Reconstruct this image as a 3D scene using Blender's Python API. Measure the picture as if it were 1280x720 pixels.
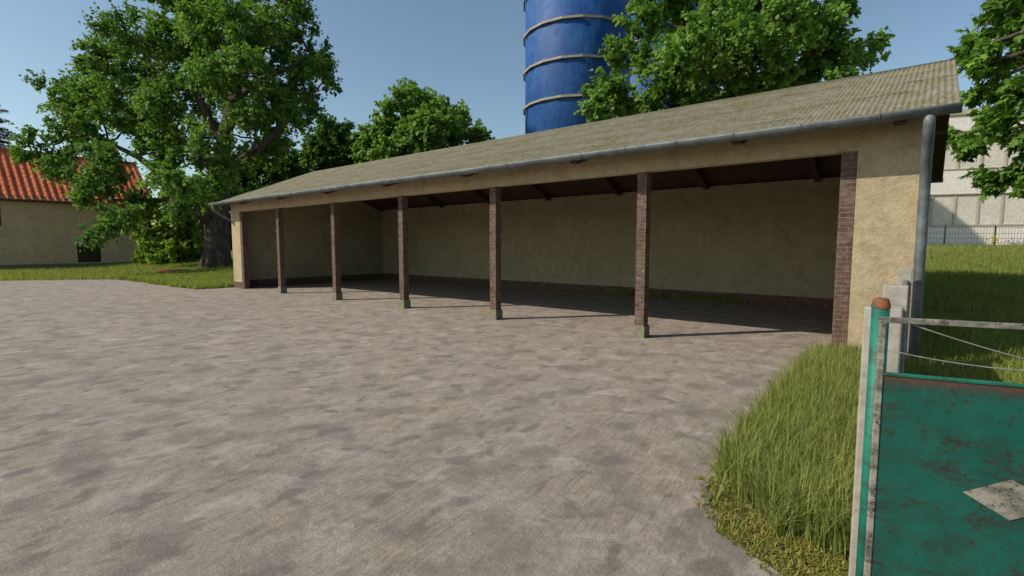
import bpy, bmesh, math, random
import numpy as np
from mathutils import Vector, Matrix, noise as mnoise
R = math.radians
random.seed(7)
rng = np.random.default_rng(11)
scene = bpy.context.scene
for o in list(bpy.data.objects): bpy.data.objects.remove(o)

# ------------------------------------------------------------------ camera
F, EYE, PITCH, YAW = 630.0, 1.75, 0.084, 0.686          # photo is 1280 x 720
cam_d = bpy.data.cameras.new("camera"); cam = bpy.data.objects.new("camera", cam_d)
scene.collection.objects.link(cam); scene.camera = cam
cam_d.sensor_width = 36; cam_d.lens = 36 * F / 1280; cam_d.clip_start = 0.05; cam_d.clip_end = 3000
cam.location = (0, 0, EYE); cam.rotation_euler = (math.pi / 2 - PITCH, 0, YAW)
_c, _s = math.cos(YAW), math.sin(YAW)
RT = Vector((_c, _s, 0)); FH = Vector((-_s, _c, 0))
UP = Vector((0, 0, 1)) * math.cos(PITCH) + FH * math.sin(PITCH)
FW = FH * math.cos(PITCH) - Vector((0, 0, 1)) * math.sin(PITCH)
def at(px, py, d):
    """a world point: photo pixel and depth in metres"""
    return Vector((0, 0, EYE)) + ((px - 640) * RT - (py - 360) * UP + F * FW) * (d / F)

# ------------------------------------------------------------------ sky, sun, exposure
SUN_EL = R(38); SUN_H = Vector((0.622, 0.783))           # horizontal direction the light travels
world = bpy.data.worlds.new("World"); scene.world = world; world.use_nodes = True
wn = world.node_tree.nodes; wl = world.node_tree.links
sky = wn.new('ShaderNodeTexSky'); sky.sky_type = 'NISHITA'; sky.sun_disc = False
sky.sun_elevation = SUN_EL; sky.sun_rotation = math.atan2(-SUN_H.x, -SUN_H.y)
sky.altitude = 100; sky.air_density = 1.0; sky.dust_density = 1.0; sky.ozone_density = 1.0
tint = wn.new('ShaderNodeMix'); tint.data_type = 'RGBA'; tint.blend_type = 'MULTIPLY'; tint.inputs[0].default_value = 1
tint.inputs[7].default_value = (1.0, 1.035, 0.98, 1); wl.new(sky.outputs[0], tint.inputs[6]); wl.new(tint.outputs[2], wn['Background'].inputs[0]); wn['Background'].inputs[1].default_value = 0.138
sd = bpy.data.lights.new("sun", 'SUN'); sun = bpy.data.objects.new("sun", sd); scene.collection.objects.link(sun)
sd.energy = 4.5; sd.angle = R(0.5); sd.color = (1.0, 0.93, 0.82)
sun.rotation_euler = Vector((SUN_H.x, SUN_H.y, -math.tan(SUN_EL))).to_track_quat('-Z', 'Y').to_euler()
scene.view_settings.view_transform = 'Standard'; scene.view_settings.look = 'None'
scene.view_settings.exposure = -0.12; scene.view_settings.gamma = 1.0; scene.view_settings.use_curve_mapping = False

# ------------------------------------------------------------------ material helpers
class M:
    def __init__(s, name, rough=0.9, spec=0.3, metal=0.0):
        s.m = bpy.data.materials.new(name); s.m.use_nodes = True; s.nt = s.m.node_tree
        s.b = s.nt.nodes['Principled BSDF']; s.b.inputs['Roughness'].default_value = rough
        s.b.inputs['Specular IOR Level'].default_value = spec; s.b.inputs['Metallic'].default_value = metal
        s._c = None
    def n(s, t, **kw):
        x = s.nt.nodes.new(t)
        for k, v in kw.items(): setattr(x, k, v)
        return x
    def put(s, sock, v):
        if hasattr(v, 'links'): s.nt.links.new(v, sock)
        else:
            if sock.type == 'RGBA' and len(v) == 3: v = (*v, 1)
            sock.default_value = v
    def co(s):
        if s._c is None: s._c = s.n('ShaderNodeTexCoord').outputs['Object']
        return s._c
    def mp(s, scale=(1, 1, 1), rot=(0, 0, 0), src=None):
        v = src or s.co()
        if any(rot):
            x = s.n('ShaderNodeMapping'); s.put(x.inputs[0], v); x.inputs['Rotation'].default_value = rot; v = x.outputs[0]
        x = s.n('ShaderNodeMapping'); s.put(x.inputs[0], v); x.inputs['Scale'].default_value = scale; return x.outputs[0]
    def noise(s, scale, detail=4, rough=0.55, vec=None, dist=0):
        x = s.n('ShaderNodeTexNoise'); s.put(x.inputs['Vector'], vec or s.co())
        x.inputs['Scale'].default_value = scale; x.inputs['Detail'].default_value = detail
        x.inputs['Roughness'].default_value = rough; x.inputs['Distortion'].default_value = dist; return x.outputs[0]
    def voro(s, scale, vec=None, feature='F1', out=0):
        x = s.n('ShaderNodeTexVoronoi', feature=feature); s.put(x.inputs['Vector'], vec or s.co())
        x.inputs['Scale'].default_value = scale; return x.outputs[out]
    def ramp(s, fac, *stops):
        x = s.n('ShaderNodeValToRGB'); s.put(x.inputs[0], fac); e = x.color_ramp.elements
        while len(e) < len(stops): e.new(0.5)
        for i, (p, c) in enumerate(stops):
            e[i].position = p; e[i].color = (c, c, c, 1) if not hasattr(c, '__len__') else (*c, 1)
        return x.outputs[0]
    def mix(s, fac, a, b, mode='MIX'):
        x = s.n('ShaderNodeMix', data_type='RGBA', blend_type=mode)
        s.put(x.inputs[0], fac); s.put(x.inputs[6], a); s.put(x.inputs[7], b); return x.outputs[2]
    def math(s, op, a, b=0.0):
        x = s.n('ShaderNodeMath', operation=op); s.put(x.inputs[0], a); s.put(x.inputs[1], b); return x.outputs[0]
    def attr(s, name):
        return s.n('ShaderNodeAttribute', attribute_name=name).outputs['Fac']
    def xyz(s):
        x = s.n('ShaderNodeSeparateXYZ'); s.put(x.inputs[0], s.co()); return x.outputs
    def bump(s, h, strength=0.3, dist=0.02):
        x = s.n('ShaderNodeBump'); s.put(x.inputs['Height'], h)
        x.inputs['Strength'].default_value = strength; x.inputs['Distance'].default_value = dist
        s.nt.links.new(x.outputs[0], s.b.inputs['Normal'])
    def col(s, c): s.put(s.b.inputs['Base Color'], c); return s
    def wallco(s):
        """(x+y, z) so that it reads right on both wall directions"""
        o = s.xyz(); x = s.n('ShaderNodeCombineXYZ'); s.put(x.inputs[0], s.math('ADD', o[0], o[1])); s.put(x.inputs[1], o[2]); return x.outputs[0]

def plaster_mat(name, base, dark, green=None):
    m = M(name, 0.95, 0.15)
    a = m.noise(0.9, 8, 0.6); b = m.noise(6, 6, 0.65); c = m.noise(45, 4, 0.7)
    k = m.mix(m.ramp(a, (0.35, 0), (0.68, 1)), dark, base)
    k = m.mix(m.ramp(b, (0.38, 0.0), (0.62, 0.35)), k, tuple(min(1, v * 1.22) for v in base))
    if green: k = m.mix(m.ramp(m.noise(2.6, 8, 0.7), (0.48, 0), (0.7, 0.55)), k, green)
    k = m.mix(m.ramp(c, (0.35, 0.28), (0.6, 0.0)), k, tuple(v * 0.5 for v in dark))
    cr = m.voro(1.1, m.mix(0.12, m.co(), m.n('ShaderNodeTexNoise').outputs[1]), 'DISTANCE_TO_EDGE')
    k = m.mix(m.ramp(m.noise(3.2, 8, 0.75, None, .4), (0.36, 0.6), (0.5, 0)), k, tuple(v * 0.72 for v in dark)); m.col(k)
    h = m.math('ADD', m.math('MULTIPLY', b, 0.6), m.math('MULTIPLY', c, 0.25))
    m.bump(h, 1.0, 0.045); return m.m
MAT = {}
MAT['plaster'] = plaster_mat('tan_plaster', (0.50, 0.405, 0.25), (0.37, 0.295, 0.18))
MAT['plaster_in'] = plaster_mat('shade_tinted_plaster', (0.45, 0.39, 0.26), (0.35, 0.31, 0.205), (0.28, 0.29, 0.19))  # same tan plaster, with the interior's olive shade mixed into its mottled colour
MAT['house_plaster'] = plaster_mat('house_plaster', (0.74, 0.53, 0.33), (0.57, 0.42, 0.26))

def brick_mat(name, c1, c2, mortar, sc=1.0):
    m = M(name, 0.92, 0.2)
    bt = m.n('ShaderNodeTexBrick'); m.put(bt.inputs['Vector'], m.wallco())
    for k, v in (('Scale', sc), ('Mortar Size', 0.006), ('Brick Width', 0.235), ('Row Height', 0.072), ('Bias', 0.0), ('Mortar Smooth', 0.3)): bt.inputs[k].default_value = v
    m.put(bt.inputs['Color1'], c1); m.put(bt.inputs['Color2'], c2); m.put(bt.inputs['Mortar'], mortar)
    n1 = m.noise(4, 5, 0.7, m.mp((1, 1, 2.2))); n2 = m.noise(22, 5, 0.65)
    k = m.mix(m.ramp(n1, (0.42, 0), (0.62, 0.7)), bt.outputs[0], (0.20, 0.155, 0.115))
    k = m.mix(m.ramp(m.noise(9, 6, 0.75), (0.52, 0), (0.64, 0.55)), k, (0.27, 0.225, 0.175))
    k = m.mix(m.ramp(n2, (0.4, 0.55), (0.6, 0)), k, (0.075, 0.042, 0.032))
    m.col(k); m.bump(m.math('SUBTRACT', m.math('MULTIPLY', n2, 0.5), bt.outputs[1]), 0.7, 0.008); return m.m
MAT['brick'] = brick_mat('red_brick', (0.14, 0.066, 0.045), (0.07, 0.042, 0.033), (0.22, 0.185, 0.14))
MAT['brick_base'] = brick_mat('dark_base_brick', (0.15, 0.07, 0.045), (0.095, 0.052, 0.038), (0.13, 0.11, 0.085))

def simple(name, c1, c2, scale=6, rough=0.85, spec=0.3, metal=0.0, bump=0.3, stretch=(1, 1, 1), bd=0.01, lo=0.35, hi=0.65):
    m = M(name, rough, spec, metal); a = m.noise(scale, 6, 0.62, m.mp(stretch)); b = m.noise(scale * 7, 4, 0.6, m.mp(stretch))
    k = m.mix(m.ramp(a, (lo, 0), (hi, 1)), c1, c2); k = m.mix(m.ramp(b, (0.35, 0.3), (0.6, 0)), k, tuple(v * 0.45 for v in c1))
    m.col(k); m.bump(m.math('ADD', a, m.math('MULTIPLY', b, 0.4)), bump, bd); return m.m
MAT['old_concrete'] = simple('old_concrete', (0.30, 0.275, 0.225), (0.43, 0.40, 0.34), 5, bump=0.5)
MAT['foot_concrete'] = simple('mossy_footing', (0.17, 0.15, 0.115), (0.24, 0.24, 0.14), 9, bump=0.6)
MAT['grey_plank'] = simple('weathered_grey', (0.17, 0.155, 0.13), (0.27, 0.25, 0.22), 5, bump=0.6, stretch=(6, 6, 0.5))
MAT['dark_wood'] = simple('dark_brown_wood', (0.075, 0.046, 0.033), (0.12, 0.076, 0.053), 3, bump=0.4, stretch=(3, 0.5, 3))
MAT['zinc'] = simple('weathered_zinc', (0.10, 0.115, 0.12), (0.20, 0.22, 0.225), 3.5, 0.6, 0.4, 0.3, 0.12, (1, 1, 1))
MAT['rust'] = simple('brown_rust', (0.13, 0.04, 0.022), (0.22, 0.075, 0.04), 14, bump=0.5)
MAT['orange_cap'] = simple('rusty_orange_cap', (0.10, 0.085, 0.055), (0.42, 0.10, 0.04), 9, bump=0.3, lo=0.42, hi=0.56)
MAT['white_cladding'] = simple('off_white_render', (0.84, 0.77, 0.68), (0.88, 0.82, 0.74), 0.8, bump=0.15)
MAT['cream_panel'] = simple('cream_panel', (0.66, 0.61, 0.50), (0.76, 0.71, 0.61), 0.7, 0.6, bump=0.1)
MAT['tan_strip'] = simple('tan_strip', (0.47, 0.42, 0.31), (0.56, 0.51, 0.39), 2, bump=0.1)
MAT['green_metal'] = simple('dark_green_metal', (0.018, 0.075, 0.045), (0.03, 0.11, 0.07), 5, 0.5, 0.5, bump=0.05)
MAT['thin_wire'] = simple('dull_wire', (0.2, 0.19, 0.17), (0.3, 0.28, 0.25), 20, 0.6, 0.4, bump=0.05)
MAT['glass_dark'] = simple('dark_glass', (0.012, 0.016, 0.022), (0.02, 0.026, 0.034), 3, 0.15, 0.6, bump=0.0)
MAT['black_iron'] = simple('black_iron', (0.02, 0.02, 0.02), (0.04, 0.035, 0.03), 20, 0.6, 0.4, bump=0.1)
MAT['hoop'] = simple('beige_hoop', (0.30, 0.255, 0.19), (0.40, 0.345, 0.265), 2, 0.6, 0.3, bump=0.1)

def yard():
    m = M('worn_concrete', 0.93, 0.2)
    g = R(-8)
    lo = m.noise(0.16, 5, 0.6); tone = m.noise(1.1, 7, 0.7, m.mp((1, .9, 1)), 0.5)
    blot = m.noise(2.3, 3, 0.5, m.mp((1, 0.9, 1), (0, 0, .3)), 0.25); blot2 = m.noise(4.0, 3, 0.5, m.mp((1.1, .85, 1)), 0.4)
    pale = m.noise(2.6, 7, 0.72, m.mp((1.0, .9, 1), (0, 0, g)), 0.6)
    st = m.noise(5, 7, 0.72, m.mp((1.5, .75, 1), (0, 0, g)), .5); st2 = m.noise(22, 6, 0.75, m.mp((2.0, .16, 1), (0, 0, g)), .5)
    patchy = m.ramp(m.noise(0.8, 4, 0.6), (0.36, 0.2), (0.56, 1))
    fine = m.noise(60, 5, 0.8); mid = m.noise(13, 9, 0.85, None, .5)
    k = m.mix(m.ramp(tone, (0.38, 0), (0.62, 1)), (0.372, 0.313, 0.258), (0.435, 0.358, 0.275))
    k = m.mix(m.ramp(lo, (0.40, 0.3), (0.60, 0)), k, (0.30, 0.255, 0.225))
    k = m.mix(m.ramp(st, (0.36, 0.55), (0.52, 0)), k, (0.25, 0.21, 0.165))
    k = m.mix(m.ramp(mid, (0.40, 0.6), (0.54, 0)), k, (0.225, 0.195, 0.16))
    k = m.mix(m.ramp(mid, (0.54, 0), (0.66, 0.35)), k, (0.50, 0.45, 0.39))
    k = m.mix(m.math('MULTIPLY', m.ramp(st2, (0.38, 0.8), (0.52, 0)), patchy), k, (0.21, 0.175, 0.14))
    k = m.mix(m.math('MULTIPLY', m.ramp(st2, (0.55, 0), (0.70, 0.5)), patchy), k, (0.50, 0.44, 0.37))
    k = m.mix(m.ramp(pale, (0.50, 0), (0.68, 0.65)), k, (0.55, 0.485, 0.43))
    k = m.mix(m.ramp(blot, (0.33, 0.75), (0.49, 0)), k, (0.195, 0.165, 0.14))
    k = m.mix(m.ramp(blot2, (0.33, 0.8), (0.45, 0)), k, (0.18, 0.15, 0.125))
    k = m.mix(m.ramp(m.voro(26), (0.05, 0.6), (0.13, 0)), k, (0.12, 0.10, 0.08))
    k = m.mix(m.ramp(fine, (0.38, 0.5), (0.50, 0)), k, (0.19, 0.16, 0.13))
    k = m.mix(m.ramp(fine, (0.53, 0), (0.66, 0.4)), k, (0.58, 0.52, 0.45))
    m.col(k); h = m.math('ADD', m.math('MULTIPLY', st2, 0.35), m.math('ADD', m.math('MULTIPLY', fine, 0.5), mid))
    m.bump(h, 0.9, 0.015); return m.m
MAT['yard'] = yard()
def lawn():
    m = M('meadow_soil', 0.98, 0.1)
    k = m.mix(m.ramp(m.noise(0.5, 6, 0.6), (0.4, 0), (0.62, 1)), (0.12, 0.165, 0.036), (0.17, 0.205, 0.05))
    k = m.mix(m.ramp(m.noise(3.4, 7, 0.75), (0.46, 0), (0.58, 0.9)), k, (0.30, 0.175, 0.08))
    k = m.mix(m.ramp(m.noise(30, 4, 0.7), (0.35, 0.6), (0.6, 0)), k, (0.045, 0.06, 0.015))
    m.col(k); m.bump(m.noise(25, 5, 0.7), 0.8, 0.04); return m.m
MAT['lawn'] = lawn()
def roof_sheet():
    m = M('mossy_fibre_cement', 0.95, 0.15)
    a = m.noise(1.1, 7, 0.68, m.mp((1.0, 0.7, 1)), 0.5); b = m.noise(7, 6, 0.65, m.mp((1.6, 0.6, 1))); c = m.noise(40, 3, 0.6)
    k = m.mix(m.ramp(a, (0.40, 0), (0.60, 1)), (0.20, 0.185, 0.13), (0.15, 0.135, 0.062))
    k = m.mix(m.ramp(b, (0.40, 0), (0.62, 0.8)), k, (0.28, 0.265, 0.21))
    k = m.mix(m.ramp(m.noise(2.7, 6, 0.7), (0.5, 0), (0.66, 0.75)), k, (0.16, 0.14, 0.045))
    k = m.mix(m.ramp(c, (0.36, 0.5), (0.6, 0)), k, (0.12, 0.105, 0.07))
    m.col(k); m.bump(m.math('ADD', b, m.math('MULTIPLY', c, 0.6)), 0.5, 0.01); return m.m
MAT['roof'] = roof_sheet()
def tile_mat():
    m = M('orange_clay_tile', 0.85, 0.25)
    k = m.mix(m.ramp(m.noise(0.8, 6, 0.6), (0.35, 0), (0.65, 1)), (0.66, 0.135, 0.045), (0.80, 0.22, 0.075))
    k = m.mix(m.ramp(m.noise(5, 5, 0.65), (0.4, 0.5), (0.6, 0)), k, (0.24, 0.06, 0.035))
    m.col(k); m.bump(m.noise(12, 4, 0.6), 0.3, 0.02); return m.m
MAT['tile'] = tile_mat()
def silo_mat():
    m = M('blue_silo_paint', 0.62, 0.35)
    k = m.mix(m.ramp(m.noise(0.6, 6, 0.65), (0.35, 0), (0.65, 1)), (0.005, 0.06, 0.235), (0.010, 0.09, 0.31))
    k = m.mix(m.ramp(m.noise(1.6, 7, 0.7, m.mp((2.5, 2.5, 0.35))), (0.48, 0), (0.7, 0.4)), k, (0.07, 0.19, 0.36))
    k = m.mix(m.ramp(m.noise(9, 5, 0.7, m.mp((2, 2, 0.4))), (0.34, 0.6), (0.52, 0)), k, (0.008, 0.03, 0.10))
    k = m.mix(m.ramp(m.noise(0.9, 8, 0.75, None, .6), (0.52, 0), (0.68, 0.5)), k, (0.045, 0.16, 0.36))
    m.col(k); m.bump(m.noise(6, 5, 0.6), 0.15, 0.02); return m.m
MAT['silo'] = silo_mat()
def gate_mat(name, c1, c2, rustiness, band=None):
    m = M(name, 0.55, 0.4)
    k = m.mix(m.ramp(m.noise(7, 6, 0.65), (0.35, 0), (0.65, 1)), c1, c2)
    r1 = m.noise(9, 8, 0.72, m.mp((1, 1, 1.3)), 0.3); r2 = m.noise(46, 5, 0.75); r3 = m.noise(4, 7, 0.7, m.mp((1, 1, 2.2))); r4 = m.noise(3.6, 9, 0.8, m.mp((1, 1, 1.9)), .5)
    k = m.mix(m.ramp(r3, (0.47, 0), (0.64, 0.8)), k, (0.022, 0.05, 0.036))
    k = m.mix(m.math('MULTIPLY', m.ramp(r4, (0.51, 0), (0.60, 1)), m.ramp(r2, (0.38, 0.1), (0.56, 0.85))), k, (0.035, 0.026, 0.018))
    f = m.ramp(r1, (0.60 - rustiness, 0), (0.69 - rustiness, 0.85)); k = m.mix(f, k, (0.034, 0.026, 0.018))
    f2 = m.ramp(r2, (0.60 - rustiness, 0), (0.66 - rustiness, 0.9)); k = m.mix(f2, k, (0.03, 0.02, 0.016))
    if band:
        z = m.math('SUBTRACT', m.xyz()[2], 1.0); w = m.math('ADD', z, m.math('MULTIPLY', m.math('SUBTRACT', m.noise(13, 6, 0.7), 0.5), 0.12))
        k = m.mix(m.ramp(w, (band + 0.002, 0), (band + 0.022, 0.8)), k, (0.17, 0.06, 0.038))
        z2 = m.math('ADD', z, m.math('MULTIPLY', m.math('SUBTRACT', m.noise(40, 5, 0.7), 0.5), 0.05)); k = m.mix(m.ramp(z2, (band - 0.03, 0), (band + 0.01, 0.5)), k, (0.09, 0.035, 0.025))
    m.col(k); m.bump(m.math('ADD', r1, m.math('MULTIPLY', r2, 0.6)), 0.35, 0.004); return m.m
MAT['gate_panel'] = gate_mat('rusting_teal_paint', (0.005, 0.082, 0.058), (0.008, 0.112, 0.08), 0.0, 0.155)
MAT['gate_post'] = gate_mat('teal_post_paint', (0.006, 0.15, 0.10), (0.010, 0.19, 0.125), -0.05)
MAT['gate_white'] = gate_mat('chipped_white_paint', (0.27, 0.24, 0.19), (0.36, 0.33, 0.27), 0.03)
def bark():
    m = M('brown_bark', 0.95, 0.1); v = m.mp((5, 5, 1.1)); a = m.noise(1.6, 6, 0.7, v, 0.6); b = m.noise(6, 5, 0.6, v)
    m.col(m.mix(m.ramp(a, (0.38, 0), (0.62, 1)), (0.06, 0.046, 0.035), (0.155, 0.125, 0.10)))
    m.bump(m.math('ADD', a, m.math('MULTIPLY', b, 0.5)), 1.0, 0.09); return m.m
MAT['bark'] = bark()
def leaf_mat(name, c1, c2, c3, trans=0.3, rough=0.6):
    m = M(name, rough, 0.25); r = m.attr('tone')
    k = m.ramp(r, (0.0, c1), (0.55, c2), (1.0, c3)); m.col(k)
    t = m.n('ShaderNodeBsdfTranslucent'); m.put(t.inputs[0], m.mix(1.0, k, (1.0, 1.0, 0.45), 'MULTIPLY'))
    x = m.n('ShaderNodeMixShader'); x.inputs[0].default_value = trans
    m.nt.links.new(m.b.outputs[0], x.inputs[1]); m.nt.links.new(t.outputs[0], x.inputs[2])
    m.nt.links.new(x.outputs[0], m.nt.nodes['Material Output'].inputs[0]); return m.m
MAT['leaf_oak'] = leaf_mat('oak_leaf', (0.09, 0.19, 0.036), (0.16, 0.3, 0.058), (0.28, 0.43, 0.095), 0.45)
MAT['leaf_linden'] = leaf_mat('linden_leaf', (0.12, 0.23, 0.048), (0.19, 0.345, 0.07), (0.31, 0.48, 0.115), 0.46)
MAT['leaf_dark'] = leaf_mat('dark_leaf', (0.06, 0.13, 0.03), (0.1, 0.205, 0.042), (0.17, 0.29, 0.06), 0.42)
MAT['leaf_bush'] = leaf_mat('bush_leaf', (0.15, 0.25, 0.035), (0.23, 0.36, 0.055), (0.34, 0.47, 0.085), 0.42)
MAT['leaf_maple'] = leaf_mat('maple_leaf', (0.09, 0.19, 0.03), (0.165, 0.31, 0.05), (0.26, 0.43, 0.085), 0.46)
MAT['needle'] = leaf_mat('spruce_needle', (0.018, 0.042, 0.022), (0.03, 0.06, 0.03), (0.045, 0.08, 0.035), 0.1)
MAT['grass_tall'] = leaf_mat('tall_grass_blade', (0.19, 0.235, 0.055), (0.28, 0.32, 0.08), (0.43, 0.44, 0.17), 0.38)
MAT['grass_lawn'] = leaf_mat('meadow_blade', (0.21, 0.26, 0.055), (0.3, 0.355, 0.078), (0.46, 0.47, 0.15), 0.4)
MAT['moss'] = leaf_mat('low_moss', (0.15, 0.18, 0.035), (0.26, 0.26, 0.055), (0.45, 0.29, 0.11), 0.2)
MAT['yellow_petal'] = leaf_mat('yellow_petal', (0.6, 0.42, 0.03), (0.7, 0.5, 0.04), (0.75, 0.6, 0.1))
MAT['lilac_petal'] = leaf_mat('lilac_petal', (0.25, 0.22, 0.45), (0.33, 0.3, 0.55), (0.45, 0.42, 0.65))
MAT['white_petal'] = leaf_mat('pale_petal', (0.4, 0.4, 0.36), (0.5, 0.5, 0.46), (0.62, 0.6, 0.56))

# ------------------------------------------------------------------ object helpers
COL = scene.collection
def empty(name, loc, label, cat, group=None):
    o = bpy.data.objects.new(name, None); COL.objects.link(o); o.location = loc; o.empty_display_size = 0.2
    return tag(o, label, cat, group)
def tag(o, label=None, cat=None, group=None, kind=None):
    for k, v in (('label', label), ('category', cat), ('group', group), ('kind', kind)):
        if v: o[k] = v
    return o
class MB:
    """collects world-space geometry, builds ONE mesh object"""
    def __init__(s): s.v = []; s.f = []; s.sm = False
    def add(s, vs, fs):
        b = len(s.v); s.v += [tuple(v) for v in vs]; s.f += [tuple(i + b for i in f) for f in fs]; return s
    def box(s, x0, x1, y0, y1, z0, z1):
        return s.add([(x0, y0, z0), (x1, y0, z0), (x1, y1, z0), (x0, y1, z0), (x0, y0, z1), (x1, y0, z1), (x1, y1, z1), (x0, y1, z1)],
                     [(0, 3, 2, 1), (4, 5, 6, 7), (0, 1, 5, 4), (1, 2, 6, 5), (2, 3, 7, 6), (3, 0, 4, 7)])
    def prism(s, poly, axis, a, b):
        """poly of 2D points extruded along axis 0 (poly = y,z) or 1 (poly = x,z) or 2"""
        def mk(p, t): return (t, p[0], p[1]) if axis == 0 else ((p[0], t, p[1]) if axis == 1 else (p[0], p[1], t))
        n = len(poly); return s.add([mk(p, a) for p in poly] + [mk(p, b) for p in poly],
            [tuple(range(n))[::-1], tuple(range(n, 2 * n))] + [(i, (i + 1) % n, n + (i + 1) % n, n + i) for i in range(n)])
    def bar(s, p, q, w, h, up=Vector((0, 0, 1))):
        p, q = Vector(p), Vector(q); d = (q - p).normalized(); u = up if abs(d.dot(up)) < .95 else Vector((0, 1, 0))
        sx = d.cross(u).normalized() * w / 2; sz = sx.cross(d).normalized() * h / 2
        vs = [e + a * sx + b * sz for e in (p, q) for a, b in ((-1, -1), (1, -1), (1, 1), (-1, 1))]
        return s.add(vs, [(0, 1, 2, 3), (7, 6, 5, 4), (0, 4, 5, 1), (1, 5, 6, 2), (2, 6, 7, 3), (3, 7, 4, 0)])
    def tube(s, pts, rad, n=8, cap=True):
        pts = [Vector(p) for p in pts]; rs = rad if hasattr(rad, '__len__') else [rad] * len(pts); rings = []
        prev = None
        for i, p in enumerate(pts):
            d = (pts[min(i + 1, len(pts) - 1)] - pts[max(i - 1, 0)]).normalized()
            if prev is None: u = Vector((0, 0, 1)).cross(d); u = u if u.length > .05 else Vector((1, 0, 0)).cross(d)
            else: u = prev - d * prev.dot(d)
            u.normalize(); prev = u; w = d.cross(u)
            rings.append([p + (u * math.cos(2 * math.pi * k / n) + w * math.sin(2 * math.pi * k / n)) * rs[i] for k in range(n)])
        fs = []
        for i in range(len(pts) - 1):
            for k in range(n): a, b = i * n + k, i * n + (k + 1) % n; fs.append((a, b, b + n, a + n))
        if cap: fs += [tuple(range(n))[::-1], tuple((len(pts) - 1) * n + k for k in range(n))]
        return s.add([v for r in rings for v in r], fs)
    def build(s, name, mat, parent=None, smooth=False, bevel=0, label=None):
        me = bpy.data.meshes.new(name); off = parent.matrix_world.translation.copy() if False else (Vector(parent['_w']) if parent and '_w' in parent else Vector())
        me.from_pydata([tuple(Vector(v)) for v in s.v], [], s.f); me.materials.append(MAT[mat] if isinstance(mat, str) else mat)
        me.update(); bm = bmesh.new(); bm.from_mesh(me); bmesh.ops.recalc_face_normals(bm, faces=bm.faces); bm.to_mesh(me); bm.free()
        if smooth: me.polygons.foreach_set('use_smooth', [True] * len(me.polygons))
        o = bpy.data.objects.new(name, me); COL.objects.link(o)
        if parent: o.parent = parent; o.matrix_parent_inverse = Matrix.Translation(parent_world(parent)).inverted()
        if bevel: b = o.modifiers.new('bevel', 'BEVEL'); b.width = bevel; b.segments = 2; b.limit_method = 'ANGLE'
        if label: o['label'] = label
        return o
def parent_world(p):
    return Vector(p.location) if p.type == 'EMPTY' else Vector()
def fast_mesh(name, verts, nper, mat, parent=None, tone=None, smooth=False):
    """verts (N*nper,3): N separate faces of nper corners"""
    me = bpy.data.meshes.new(name); nv = len(verts); nf = nv // nper
    me.vertices.add(nv); me.vertices.foreach_set('co', np.ascontiguousarray(verts, dtype=np.float32).ravel())
    me.loops.add(nv); me.loops.foreach_set('vertex_index', np.arange(nv, dtype=np.int32))
    me.polygons.add(nf); me.polygons.foreach_set('loop_start', np.arange(nf, dtype=np.int32) * nper)
    me.polygons.foreach_set('loop_total', np.full(nf, nper, dtype=np.int32))
    me.update(calc_edges=True)
    if tone is not None:
        a = me.attributes.new('tone', 'FLOAT', 'FACE'); a.data.foreach_set('value', np.ascontiguousarray(tone, dtype=np.float32))
    me.materials.append(MAT[mat]); me.validate()
    o = bpy.data.objects.new(name, me); COL.objects.link(o)
    if parent: o.parent = parent; o.matrix_parent_inverse = Matrix.Translation(parent_world(parent)).inverted()
    return o
def unit(a): return a / (np.linalg.norm(a, axis=1, keepdims=True) + 1e-9)
def leaf_verts(P, D, N, L, W, shape='diamond'):
    """P base points, D direction, N approx normal, L length, W width"""
    D = unit(D); S = unit(np.cross(D, N)); Nn = np.cross(S, D); L = L[:, None]; W = W[:, None]
    if shape == 'diamond': T = [(0, 0, 0), (0.42, 0.5, 0.10), (1, 0, -0.06), (0.45, -0.5, 0.10)]
    elif shape == 'hex': T = [(0, 0, 0), (0.22, 0.42, 0.06), (0.62, 0.46, 0.06), (1, 0, -0.08), (0.62, -0.46, 0.06), (0.22, -0.42, 0.06)]
    else: T = [(0, 0, 0), (0.05, 0.42, 0), (0.30, 0.30, .02), (0.48, 0.56, -.04), (0.58, 0.22, .03), (1, 0, -.1), (0.58, -0.22, .03), (0.48, -0.56, -.04), (0.30, -0.30, .02), (0.05, -0.42, 0)]
    V = np.stack([P + D * L * t[0] + S * W * t[1] + Nn * W * t[2] for t in T], axis=1)
    return V.reshape(-1, 3), len(T)

# ------------------------------------------------------------------ ground
X0, X1, Y0, YB = -22.24, -0.09, 8.88, 16.22          # shed: outer left, outer right, front, inner back
def smooth(t): t = min(1, max(0, t)); return t * t * (3 - 2 * t)
def hgt(x, y):
    r = min(1.62, max(0.0, (y - 9.5) * 0.088))
    if x < -1.7 and x > -22.3 and y < 8.8: return -0.03
    if x < -0.2 and x > -22.3 and 8.8 <= y < 16.35: return -0.03
    if x <= -22.3 and y < 8.8: return -0.012
    k = smooth((x + 40) / 20) if y > 16 else 1
    n = 0.03 * math.sin(x * 1.7 + 1) * math.sin(y * 1.3) + 0.02 * math.sin(x * 3.1 + y * 2.2)
    n *= 0 if y < 9 or x < -26 else min(1, (y - 9) / 3)
    return r * k + n - (0.006 if x < 0.5 and y < 9 else 0.0)
def axis_pts(segs):
    out = []
    for a, b, st in segs:
        k = max(1, int(round((b - a) / st))); out += [a + (b - a) * i / k for i in range(k)]
    return out + [segs[-1][1]]
gx = axis_pts([(-900, -100, 100), (-100, -40, 5), (-40, -0.26, 1.5), (-0.26, -0.1, 0.16), (-0.1, 12, 0.5), (12, 40, 4), (40, 900, 120)])
gy = axis_pts([(-900, -60, 120), (-60, 8, 4), (8, 16.34, 0.8), (16.34, 16.4, 0.06), (16.4, 44, 0.9), (44, 100, 8), (100, 900, 130)])
mb = MB(); nx = len(gx)
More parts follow.
